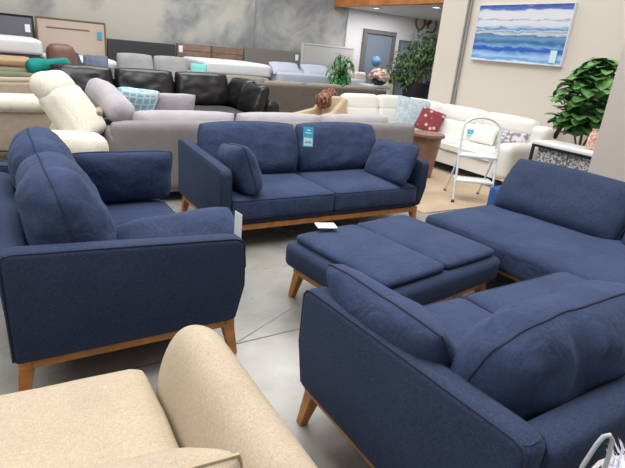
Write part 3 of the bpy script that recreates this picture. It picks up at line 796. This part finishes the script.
# ------------------------------------------------------------------ white leather sectional
def white_sectional():
    t = thing('white_sectional', 'white leather L-shaped sectional along the cream wall', 'sofa', (0, 0, 0))
    XB, YB, YE, XE = 6.50, 7.20, 4.05, 5.00
    d = .92
    bm = new()
    prof = [(XB-d+.03, YE+.02), (XB-.05, YE+.02), (XB-.05, YB-.05), (XE+.02, YB-.05), (XE+.02, YB-d+.03), (XB-d-.30, YB-d+.03), (XB-d+.03, YB-d-.30)]
    a = [bm.verts.new((x, y, .12)) for x, y in prof]; b = [bm.verts.new((x, y, .30)) for x, y in prof]
    bm.faces.new(a[::-1]); bm.faces.new(b)
    for i in range(len(a)): bm.faces.new((a[i], a[(i+1) % len(a)], b[(i+1) % len(a)], b[i]))
    obj('base', bm, WHITEL, t)
    # seats
    def seat(poly, seed):
        bm = new(); n = len(poly)
        a = [bm.verts.new((x, y, .29)) for x, y in poly]; b = [bm.verts.new((x, y, .445)) for x, y in poly]
        bm.faces.new(a[::-1]); bm.faces.new(b)
        for i in range(n): bm.faces.new((a[i], a[(i+1) % n], b[(i+1) % n], b[i]))
        bmesh.ops.recalc_face_normals(bm, faces=bm.faces)
        bmesh.ops.bevel(bm, geom=list(bm.edges), offset=.04, segments=3, affect='EDGES')
        obj('seat_cushion', bm, WHITEL, t)
    seat([(XB-d, YE+.27), (XB-.25, YE+.27), (XB-.25, 5.28), (XB-d, 5.28)], 1)
    seat([(XB-d, 5.29), (XB-.25, 5.29), (XB-.25, 6.1), (XB-d, 5.95)], 2)
    seat([(XB-d, 5.96), (XB-.25, 6.11), (XB-.25, YB-.25), (5.6, YB-.25), (5.55, YB-d), (XB-d-.28, YB-d)], 3)
    seat([(XE+.03, YB-d), (5.54, YB-d), (5.59, YB-.25), (XE+.03, YB-.25)], 4)
    # back pads: lower + rolled upper, each unit
    def pad(c, w, rz):
        M = T(*c) @ RZ(rz)
        bm = new(); softbox(bm, (w-.015, .2, .30), .06, .0, .003, M @ T(0, 0, .53) @ RX(-.12), seed=w, side=.015)
        o = obj('back_cushion', bm, WHITEL, t)
        bm = new(); softbox(bm, (w-.015, .24, .26), .08, .01, .003, M @ T(0, .06, .75) @ RX(-.2), seed=w+1, side=.015); obj('head_roll', bm, WHITEL, o)
    for y0, y1 in ((YE+.25, 5.15), (5.15, 6.1), (6.1, 6.95)): pad((XB-.17, (y0+y1)/2, 0), y1-y0, -PI/2)
    for x0, x1 in ((XE+.02, 5.75), (5.75, 6.40)): pad(((x0+x1)/2, YB-.17, 0), x1-x0, 0)
    bm = new(); softbox(bm, (.92, .26, .46), .08, .01, seed=150, n=14); obj('arm', bm, WHITEL, t).location = (XB-.47, YE+.12, .36)
    bm = new(); softbox(bm, (.22, .25, .5), .07, .01, seed=151); obj('arm_post', bm, WHITEL, t).location = (XB-.12, YE+.14, .56)
    bm = new(); rbox(bm, (.04, .06, .2), .012, 2, T(XB-.02, YE-.01, .78) @ RX(.3)); obj('side_lever', bm, BLACKM, t)
    for x, y in ((XB-d+.1, YE+.1), (XB-.1, YE+.1), (XB-d+.1, 5.5), (XE+.1, YB-d+.1), (XE+.1, YB-.1), (XB-.1, YB-.1), (XB-.1, 5.5)):
        bm = new(); rbox(bm, (.05, .05, .125), .005, 2, T(x, y, .0625)); obj('foot', bm, BLACKM, t)
white_sectional()
make_pillow('pale_blue_pillow', 'large pale blue pillow in the corner of the white sectional', 'pillow', BLUEPIL, .62, .52, .16, T(6.03, 6.42, .68) @ RZ(-.6) @ RX(-.4) @ RY(.1), 160, pinch=.08)
make_pillow('floral_pillow', 'burgundy floral pillow beside the pale blue pillow', 'pillow', BURG, .42, .40, .13, T(6.05, 6.02, .61) @ RZ(-.9) @ RX(-.5) @ RY(.25), 161, pinch=.08)
make_pillow('striped_pillow', 'small grey patterned pillow at the right end of the white sectional', 'pillow', GREYPAT, .40, .30, .13, T(6.03, 4.38, .58) @ RZ(-1.2) @ RX(-.45), 162, pinch=.08)
make_pillow('ivory_pillow', 'plain ivory pillow on the white sectional behind the step stool', 'pillow', WHITEL, .42, .30, .13, T(6.12, 4.95, .58) @ RZ(-1.45) @ RX(-.4), 163, pinch=.08)
card('hanging_tag', 'turquoise tag on the white sectional seen through the step stool', T(6.02, 5.12, .56) @ RZ(-1.2), .09, .12)

# tan chair with patterned throw left of the white sectional
t = thing('tan_armchair', 'tan armchair at the left end of the white sectional', 'armchair', (4.56, 7.05, 0), -PI/2)
t.scale = (.9, .8, .98)
bm = new(); prism(bm, [(-.42, .1), (-.42, .52), (.1, .62), (.34, .86), (.42, .84), (.42, .1)], .14, .04, 3, T(-.3, 0, 0)); obj('arm', bm, TANF, t)
bm = new(); prism(bm, [(-.42, .1), (-.42, .52), (.1, .62), (.34, .86), (.42, .84), (.42, .1)], .14, .04, 3, T(.3, 0, 0)); obj('arm', bm, TANF, t)
bm = new(); box2(bm, (-.23, .22, .1), (.23, .42, .86), .04, 3); obj('back', bm, TANF, t)
for sx in (-1, 1):
    for sy in (-1, 1):
        bm = new(); rbox(bm, (.05, .05, .12), .005, 2, T(sx*.3, sy*.34, .06)); obj('leg', bm, DARKFOOT, t)
bm = new(); box2(bm, (-.23, -.40, .1), (.23, .22, .46), .04, 3); obj('seat', bm, TANF, t)
bm = new(); softbox(bm, (.36, .26, .22), .09, .03, .025, seed=170, n=18, M=RX(-.4))
o = obj('patterned_throw', bm, LEOPARD); o.location = (4.74, 7.12, .78); o.rotation_euler = (0, -.45, .2); tag(o, 'brown patterned throw piled on the tan armchair', 'throw')

# ------------------------------------------------------------------ round table, rug, step stool
bm = new(); box2(bm, (3.75, 3.60, 0), (5.55, 6.2, .008)); o = obj('tan_rug', bm, RUG, None, False); tag(o, 'flat tan mat on the concrete before the white sectional', 'rug')
t = thing('round_side_table', 'round wooden drum side table on the tan mat', 'table', (4.98, 4.95, .008))
bm = new(); lathe(bm, [(.21, .55), (.235, .555), (.24, .575), (.235, .595), (.0, .598)], 36); obj('tabletop', bm, WALNUT, t)
bm = new(); lathe(bm, [(.13, 0), (.14, .01), (.17, .28), (.20, .55)], 30); obj('drum_base', bm, WALNUT, t)

def step_stool():
    t = thing('step_stool', 'white folding step stool with looped handrail beside the white sectional', 'stool', (4.60, 3.70, .0), math.atan2(-.58, .81))
    # local x across the front, +y away from the viewer
    w = .215
    bm = new()
    fr = lambda z: -.0+.20*z   # front frame leans back
    pts = [(-w, 0, .02), (-w, fr(.5), .5), (-w*.98, fr(.82), .82)]
    for k in range(1, 10):
        a = PI-PI*k/10; pts.append((w*.98*math.cos(a), fr(.84+.12*math.sin(a)), .84+.13*math.sin(a)))
    pts += [(w*.98, fr(.82), .82), (w, fr(.5), .5), (w, 0, .02)]
    tube(bm, pts, .0135, seg=8); obj('front_frame', bm, WHITEP, t)
    for s in (-1, 1):
        bm = new(); tube(bm, [(s*(w-.01), .53, .02), (s*(w-.02), .14, .56)], .011, seg=8); o = obj('rear_leg', bm, WHITEP, t)
        bm = new(); rbox(bm, (.03, .035, .035), .006, 2, T(s*(w-.01), .535, .018)); obj('rubber_foot', bm, GREYP, o)
        bm = new(); rbox(bm, (.034, .035, .04), .006, 2, T(s*w, 0, .02)); obj('rubber_foot', bm, GREYP, t)
    for z, dd in ((.54, .20), (.26, .22)):
        bm = new(); rbox(bm, (2*w-.01, dd, .03), .008, 2, T(0, fr(z)+dd/2-.03, z)); obj('step', bm, WHITEP, t)
step_stool()

# ------------------------------------------------------------------ console + plant
def console():
    t = thing('console_table', 'white topped console with black frame and carved silver front beside the pillar', 'table', (5.24, 2.75, 0), -PI/2)
    W, D, H = 1.32, .40, .80
    bm = new(); rbox(bm, (W, D, .035), .004, 2, T(0, 0, H-.018)); obj('tabletop', bm, mat('white_top', (238, 238, 236), .3), t)
    bm = new()
    for sx in (-1, 1):
        for sy in (-1, 1): rbox(bm, (.028, .028, H-.035), .002, 1, T(sx*(W/2-.016), sy*(D/2-.016), (H-.035)/2))
    for sy in (-1, 1):
        rbox(bm, (W-.03, .025, .025), .002, 1, T(0, sy*(D/2-.016), H-.05)); rbox(bm, (W-.03, .025, .025), .002, 1, T(0, sy*(D/2-.016), .12))
    for sx in (-1, 1): rbox(bm, (.025, D-.03, .025), .002, 1, T(sx*(W/2-.016), 0, .12))
    obj('metal_frame', bm, BLACKM, t)
    for k in range(3):
        bm = new(); rbox(bm, (.36, .32, .52), .006, 2, T(-.60+.18+k*.37, .0, .48)); obj('carved_door', bm, CARVED, t)
console()
t = thing('pink_vase', 'pink woven vase on the console beside the pillar', 'vase', (5.28, 2.87, .80))
bm = new(); lathe(bm, [(.04, 0), (.055, .02), (.065, .1), (.055, .16), (.04, .19), (.045, .21), (.035, .21), (.03, .17)], 20); obj('body', bm, PINKWEAVE, t)

def leaf(bm, p, d, up, L, W, curl=.2, seg=5):
    """an ovate leaf blade from p along d"""
    d = d.normalized(); s = d.cross(up)
    if s.length < 1e-3: s = Vector((1, 0, 0))
    s.normalize(); n = s.cross(d).normalized()
    rows = []
    for i in range(seg+1):
        f = i/seg; w = W/2*math.sin(PI*min(1, .08+f*.92)**1.05)**.6 if i < seg else .002
        c = p+d*(L*f)-n*(curl*L*f*f)
        rows.append((bm.verts.new(c-s*w+n*w*.25), bm.verts.new(c), bm.verts.new(c+s*w+n*w*.25)))
    for A, B in zip(rows, rows[1:]):
        bm.faces.new((A[0], A[1], B[1], B[0])); bm.faces.new((A[1], A[2], B[2], B[1]))

def fiddle():
    t = thing('fiddle_leaf_fig', 'large leafy fiddle leaf fig behind the console against the cream wall', 'plant', (5.85, 3.33, 0))
    rng = random.Random(5)
    bm = new(); lathe(bm, [(.17, 0), (.18, .02), (.21, .34), (.22, .38), (.19, .38), (.18, .33)], 28); obj('pot', bm, POT, t)
    bm = new(); lathe(bm, [(.185, .33), (.02, .35)], 20); obj('soil', bm, DARKFOOT, t)
    bm = new(); tube(bm, [(0, 0, .3), (.02, .01, .7), (-.02, .02, 1.1), (.03, 0, 1.55)], .022, r2=.01)
    tube(bm, [(0, .01, .6), (.08, -.08, 1.0), (.14, -.16, 1.45)], .015, r2=.007); tube(bm, [(0, .01, .65), (-.04, .12, .95), (-.06, .2, 1.3)], .014, r2=.007)
    obj('trunk', bm, BARK, t)
    bm = new()
    for k in range(430):
        z = rng.uniform(.90, 1.72); f = (z-.88)/.84
        R = .43*math.sin(PI*min(1, max(.05, f*.86+.12)))**.6
        a = rng.uniform(0, 2*PI); r = R*rng.uniform(.35, 1)
        p = Vector((r*math.cos(a), r*math.sin(a)*.95, z-.02))
        d = Vector((math.cos(a)+rng.uniform(-.5, .5), math.sin(a)+rng.uniform(-.5, .5), rng.uniform(-.5, .6)))
        L = rng.uniform(.14, .22)
        leaf(bm, p-d.normalized()*L*.5, d, Vector((0, 0, 1)), L, L*.82, .25)
    obj('foliage', bm, LEAF, t)
fiddle()

def ficus():
    t = thing('ficus_tree', 'tall ficus tree in a dark pot before the white rear wall', 'plant', (8.93, 9.55, 0))
    rng = random.Random(9)
    bm = new(); lathe(bm, [(.24, 0), (.26, .03), (.32, .95), (.33, 1.0), (.28, 1.0), (.27, .9)], 28); obj('pot', bm, POT, t)
    bm = new(); lathe(bm, [(.28, .9), (.02, .92)], 20); obj('soil', bm, DARKFOOT, t)
    bm = new(); tube(bm, [(0, 0, .85), (.05, 0, 1.2), (.0, .02, 1.5), (.08, 0, 2.0)], .05, r2=.015)
    tube(bm, [(.03, .01, 1.0), (-.15, .1, 1.4), (-.35, .2, 1.6)], .025, r2=.01); tube(bm, [(.03, 0, 1.1), (.25, -.1, 1.5), (.45, -.2, 1.9)], .025, r2=.01)
    obj('trunk', bm, BARK, t)
    bm = new()
    blobs = [(.05, 0, 1.82, .38), (.38, -.25, 1.70, .36), (-.28, .16, 1.50, .32), (.25, .1, 1.45, .36), (-.5, .25, 1.22, .24), (-.25, .1, 1.08, .24), (.55, -.4, 1.5, .24)]
    for bx, by, bz, br in blobs:
        for k in range(int(900*br)):
            v = Vector((rng.gauss(0, 1), rng.gauss(0, 1), rng.gauss(0, 1))).normalized()*br*rng.random()**.4
            d = (v+Vector((0, 0, -.15))+Vector((rng.uniform(-.2, .2), rng.uniform(-.2, .2), rng.uniform(-.2, .2))))
            L = rng.uniform(.07, .12)
            leaf(bm, Vector((bx, by, bz))+v, d, Vector((0, 0, 1)), L, L*.5, .3, 3)
    obj('foliage', bm, LEAF2, t)
ficus()

def palm():
    t = thing('areca_palm', 'bright green potted palm before the pale grey headboard', 'plant', (7.25, 10.4, 0))
    rng = random.Random(4)
    bm = new(); lathe(bm, [(.16, 0), (.17, .02), (.2, .5), (.21, .55), (.17, .55), (.16, .48)], 24); obj('pot', bm, POT, t)
    bm = new(); lathe(bm, [(.17, .48), (.02, .50)], 16); obj('soil', bm, DARKFOOT, t)
    st = new(); bm = new()
    for k in range(46):
        a = rng.uniform(0, 2*PI); rch = rng.uniform(.08, .32); H = rng.uniform(.4, 1.1)
        pts = [Vector((0, 0, .5))+Vector((math.cos(a)*rch*f**1.6, math.sin(a)*rch*f**1.6, H*math.sin(min(1, f*1.1)*PI/2)-.25*H*f**4)) for f in [i/8 for i in range(9)]]
        tube(st, pts, .008, r2=.003, seg=5)
        for i in range(2, 9):
            for s in (-1, 1):
                d0 = (pts[i]-pts[i-1]).normalized(); sd = d0.cross(Vector((0, 0, 1))).normalized()*s
                leaf(bm, pts[i], d0*.7+sd+Vector((0, 0, -.1)), Vector((0, 0, 1)), .16, .045, .3, 3)
    obj('stem', st, LEAF2, t); obj('foliage', bm, PALMG, t)
palm()

# flowers on a small white table
t = thing('white_side_table', 'small white table holding pink flowers before the doorway', 'table', (7.95, 9.9, 0))
bm = new(); rbox(bm, (.62, .5, .05), .01, 2, T(0, 0, .85)); obj('tabletop', bm, WHITEP, t)
for sx in (-1, 1):
    for sy in (-1, 1):
        bm = new(); rbox(bm, (.05, .05, .83), .005, 2, T(sx*.27, sy*.21, .415)); obj('leg', bm, WHITEP, t)
bm = new(); rbox(bm, (.54, .42, .5), .01, 2, T(0, 0, .56)); obj('drawer_box', bm, MATTW, t)
t = thing('pink_flowers', 'pink flowers in a dark bowl on the small white table', 'plant', (7.95, 9.8, .876))
bm = new(); lathe(bm, [(.08, 0), (.17, .05), (.2, .12), (.17, .12), (.1, .06)], 24); obj('bowl', bm, POT, t)
bm = new(); rng = random.Random(2)
for k in range(110):
    v = Vector((rng.gauss(0, 1), rng.gauss(0, 1), abs(rng.gauss(0, 1)))).normalized(); c = Vector((v.x*.25, v.y*.2, .14+v.z*.18))
    for q in range(6):
        a = 2*PI*q/6; leaf(bm, c, Vector((math.cos(a), math.sin(a), .5))+v*.4, Vector((0, 0, 1)), .075, .065, .2, 3)
for k in range(34):
    v = Vector((rng.gauss(0, 1), rng.gauss(0, 1), abs(rng.gauss(0, 1)))).normalized()
    bmesh.ops.create_icosphere(bm, subdivisions=2, radius=.075, matrix=T(v.x*.21, v.y*.17, .15+v.z*.17))
obj('blossoms', bm, PINK, t)
# pale sofa with cushions near the flowers
block_sofa('pale_blue_grey_sofa', 'pale blue grey sofa between the palm and pink flowers', (8.5, 11.4, 0), 0, 1.1, .8, GREYF, mat('pale_blue_grey', (196, 202, 208), .85), seats=1, bh=.8, cush_h=.5, ah=.6)
t = thing('beige_print_armchair', 'beige printed armchair before the glass doorway', 'armchair', (9.05, 12.2, 0), -.3)
bm = new(); softbox(bm, (.8, .2, .85), .08, .01, seed=180, M=T(0, .3, .62)); obj('back', bm, BEIGEPAT, t)
bm = new(); softbox(bm, (.6, .6, .3), .05, .02, seed=181, M=T(0, -.05, .32)); obj('seat', bm, BEIGEPAT, t)
for s in (-1, 1):
    bm = new(); softbox(bm, (.14, .62, .5), .06, .01, seed=182, M=T(s*.36, -.04, .38)); obj('arm', bm, BEIGEPAT, t)
    for y in (-.28, .28):
        bm = new(); rbox(bm, (.05, .05, .2), .005, 2, T(s*.32, y, .1)); obj('leg', bm, DARKFOOT, t)
# blue fabric chair beside the ficus
t = thing('blue_chair', 'slate blue upholstered chair right of the ficus pot', 'chair', (9.62, 9.55, 0), -.5)
bm = new(); softbox(bm, (.46, .12, .60), .05, .0, seed=190, M=T(0, .2, .76) @ RX(-.1)); obj('backrest', bm, fabric('slate_blue', (84, 108, 156)), t)
bm = new(); softbox(bm, (.48, .46, .12), .04, .02, seed=191, M=T(0, -.02, .44)); obj('seat', bm, fabric('slate_blue_seat', (84, 108, 156)), t)
for sx in (-1, 1):
    for sy in (-1, 1):
        bm = new(); rbox(bm, (.04, .04, .39), .004, 2, T(sx*.19, sy*.18, .195)); obj('leg', bm, DARKFOOT, t)
# blue globe stand in the doorway
t = thing('blue_round_stand', 'blue round topped stand in front of the glass doorway', 'stand', (10.35, 13.0, 0))
bm = new(); lathe(bm, [(.01, 1.22), (.09, 1.25), (.15, 1.36), (.15, 1.42), (.09, 1.51), (.01, 1.54)], 20); obj('round_top', bm, mat('sky_blue', (104, 142, 184), .6), t)
bm = new(); lathe(bm, [(.18, 0), (.18, .03), (.02, .05), (.018, 1.22)], 16); obj('pole', bm, WHITEP, t)
t = thing('cream_box', 'pale yellow upright panel standing in the doorway', 'panel', (11.0, 13.1, 0))
bm = new(); rbox(bm, (.5, .06, 1.15), .01, 2, T(0, 0, .60)); obj('board', bm, mat('pale_yellow', (206, 202, 170), .7), t)
bm = new(); rbox(bm, (.56, .22, .04), .006, 2, T(0, 0, .02)); obj('foot', bm, mat('pale_yellow_foot', (180, 176, 150), .7), t)

# bronze rings wall decor
t = thing('ring_wall_art', 'cluster of bronze ring wall art above the second doorway', 'wall decor', (12.55, 13.40, 2.74))
for x, z, r in ((-.24, -.02, .2), (.08, .12, .17), (.30, -.08, .19)):
    bm = new(); tube(bm, [(x+r*math.cos(2*PI*k/28), 0, z+r*1.15*math.sin(2*PI*k/28)) for k in range(28)], .028, True, 8); obj('ring', bm, GOLD, t)

# ------------------------------------------------------------------ painting
def painting_mat():
    m, nt, b = base_mat('blue_seascape_canvas'); N = nt.nodes.new; L = nt.links.new
    b.inputs['Roughness'].default_value = .6
    tc = N('ShaderNodeTexCoord'); sp = N('ShaderNodeSeparateXYZ'); L(tc.outputs['Generated'], sp.inputs[0])
    mp = N('ShaderNodeMapping'); mp.inputs['Scale'].default_value = (1, 6, 12); L(tc.outputs['Generated'], mp.inputs['Vector'])
    n = N('ShaderNodeTexNoise'); n.inputs['Scale'].default_value = 1; n.inputs['Detail'].default_value = 5; n.inputs['Distortion'].default_value = .8
    L(mp.outputs['Vector'], n.inputs['Vector'])
    mm = N('ShaderNodeMath'); mm.operation = 'MULTIPLY_ADD'; mm.inputs[1].default_value = .15; L(n.outputs['Fac'], mm.inputs[0])
    sb = N('ShaderNodeMath'); sb.operation = 'SUBTRACT'; sb.inputs[1].default_value = .075; L(sp.outputs['Z'], sb.inputs[0]); L(sb.outputs[0], mm.inputs[2])
    r = N('ShaderNodeValToRGB'); cr = r.color_ramp
    stops = [(0, (206, 222, 236)), (.05, (90, 150, 214)), (.10, (170, 206, 236)), (.16, (120, 170, 222)), (.20, (40, 84, 176)), (.25, (54, 100, 190)), (.28, (120, 172, 214)),
             (.34, (52, 98, 152)), (.42, (104, 156, 192)), (.47, (74, 116, 166)), (.50, (206, 214, 222)), (.535, (150, 150, 160)), (.55, (196, 212, 226)), (.58, (84, 134, 196)), (.63, (206, 216, 228)),
             (.72, (222, 222, 228)), (.745, (150, 160, 192)), (.765, (222, 222, 228)), (.90, (216, 218, 228)), (.93, (96, 122, 190)), (.975, (58, 88, 172)), (1, (120, 140, 200))]
    cr.elements[0].position = stops[0][0]; cr.elements[0].color = (*lin(stops[0][1]), 1)
    cr.elements[1].position = 1; cr.elements[1].color = (*lin(stops[-1][1]), 1)
    for p, c in stops[1:-1]: e = cr.elements.new(p); e.color = (*lin(c), 1)
    L(mm.outputs[0], r.inputs['Fac']); L(r.outputs['Color'], b.inputs['Base Color'])
    return m
t = thing('canvas_painting', 'large blue and white abstract seascape canvas on the cream wall', 'painting', (6.57, 5.07, 2.0))
bm = new(); box2(bm, (-.02, -.78, -.385), (.0, .78, .385)); obj('canvas', bm, painting_mat(), t, False)
bm = new()
box2(bm, (-.03, -.79, -.395), (.025, -.78, .395)); box2(bm, (-.03, .78, -.395), (.025, .79, .395)); box2(bm, (-.03, -.78, .385), (.025, .78, .395)); box2(bm, (-.03, -.78, -.395), (.025, .78, -.385))
obj('edge_frame', bm, mat('white_frame', (222, 226, 236), .5), t, False)
bm = new(); rbox(bm, (.004, .10, .16), .001, 1); o = obj('hanging_tag', bm, TURQL, None, False); o.location = (6.535, 4.42, 1.72); tag(o, 'pale turquoise tag at the lower right of the painting', 'tag')

# ------------------------------------------------------------------ camera
cam = bpy.data.cameras.new('camera'); co = bpy.data.objects.new('camera', cam); COL.objects.link(co)
R = [[0.848231, -0.107544, 0.518592], [-0.5218, -0.337403, 0.783508], [0.090713, -0.935197, -0.342312]]
M = Matrix(((R[0][0], -R[0][1], -R[0][2], 0), (R[1][0], -R[1][1], -R[1][2], 0), (R[2][0], -R[2][1], -R[2][2], 1.5), (0, 0, 0, 1)))
co.matrix_world = M
cam.sensor_fit = 'HORIZONTAL'; cam.sensor_width = 36; cam.lens = 500/625*36
cam.clip_start = .05; cam.clip_end = 100
SC.camera = co

# ------------------------------------------------------------------ light
W = bpy.data.worlds.new('world'); SC.world = W; W.use_nodes = True
nt = W.node_tree; bg = nt.nodes['Background']
tc = nt.nodes.new('ShaderNodeTexCoord'); sp = nt.nodes.new('ShaderNodeSeparateXYZ'); r = nt.nodes.new('ShaderNodeValToRGB')
nt.links.new(tc.outputs['Generated'], sp.inputs[0]); nt.links.new(sp.outputs['Z'], r.inputs['Fac']); nt.links.new(r.outputs['Color'], bg.inputs['Color'])
r.color_ramp.elements[0].position = 0; r.color_ramp.elements[0].color = (.22, .22, .23, 1)
r.color_ramp.elements[1].position = .9; r.color_ramp.elements[1].color = (1, 1, 1, 1)
bg.inputs['Strength'].default_value = .55
def area(x, y, z, sx, sy, e, tgt=None, col=(1, .99, .98)):  # soft lamps out of view: overhead skylights, left side, office ceiling
    l = bpy.data.lights.new('unseen_area_lamp', 'AREA'); l.shape = 'RECTANGLE'; l.size = sx; l.size_y = sy; l.energy = e; l.color = col
    o = bpy.data.objects.new('unseen_area_lamp', l); COL.objects.link(o); o.location = (x, y, z)
    if tgt: o.rotation_euler = (Vector(tgt)-Vector((x, y, z))).to_track_quat('-Z', 'Y').to_euler()
area(1.5, 3.2, 6.3, 4, 5, 390)
area(3.5, 9.5, 6.3, 5, 3, 360)
area(4.8, 1.0, 6.3, 2.5, 3, 150, (2.5, 2, 0))
area(-3.5, 1.8, 4.5, 3, 3, 130, (1, 1.6, 0))
area(10.3, 12.2, 2.76, 2.0, .8, 60, col=(.95, .95, 1))  # added below the low ceiling to brighten the office with the downlights' glow

vs = SC.view_settings
vs.view_transform = 'Standard'; vs.look = 'None'; vs.exposure = 0; vs.gamma = 1
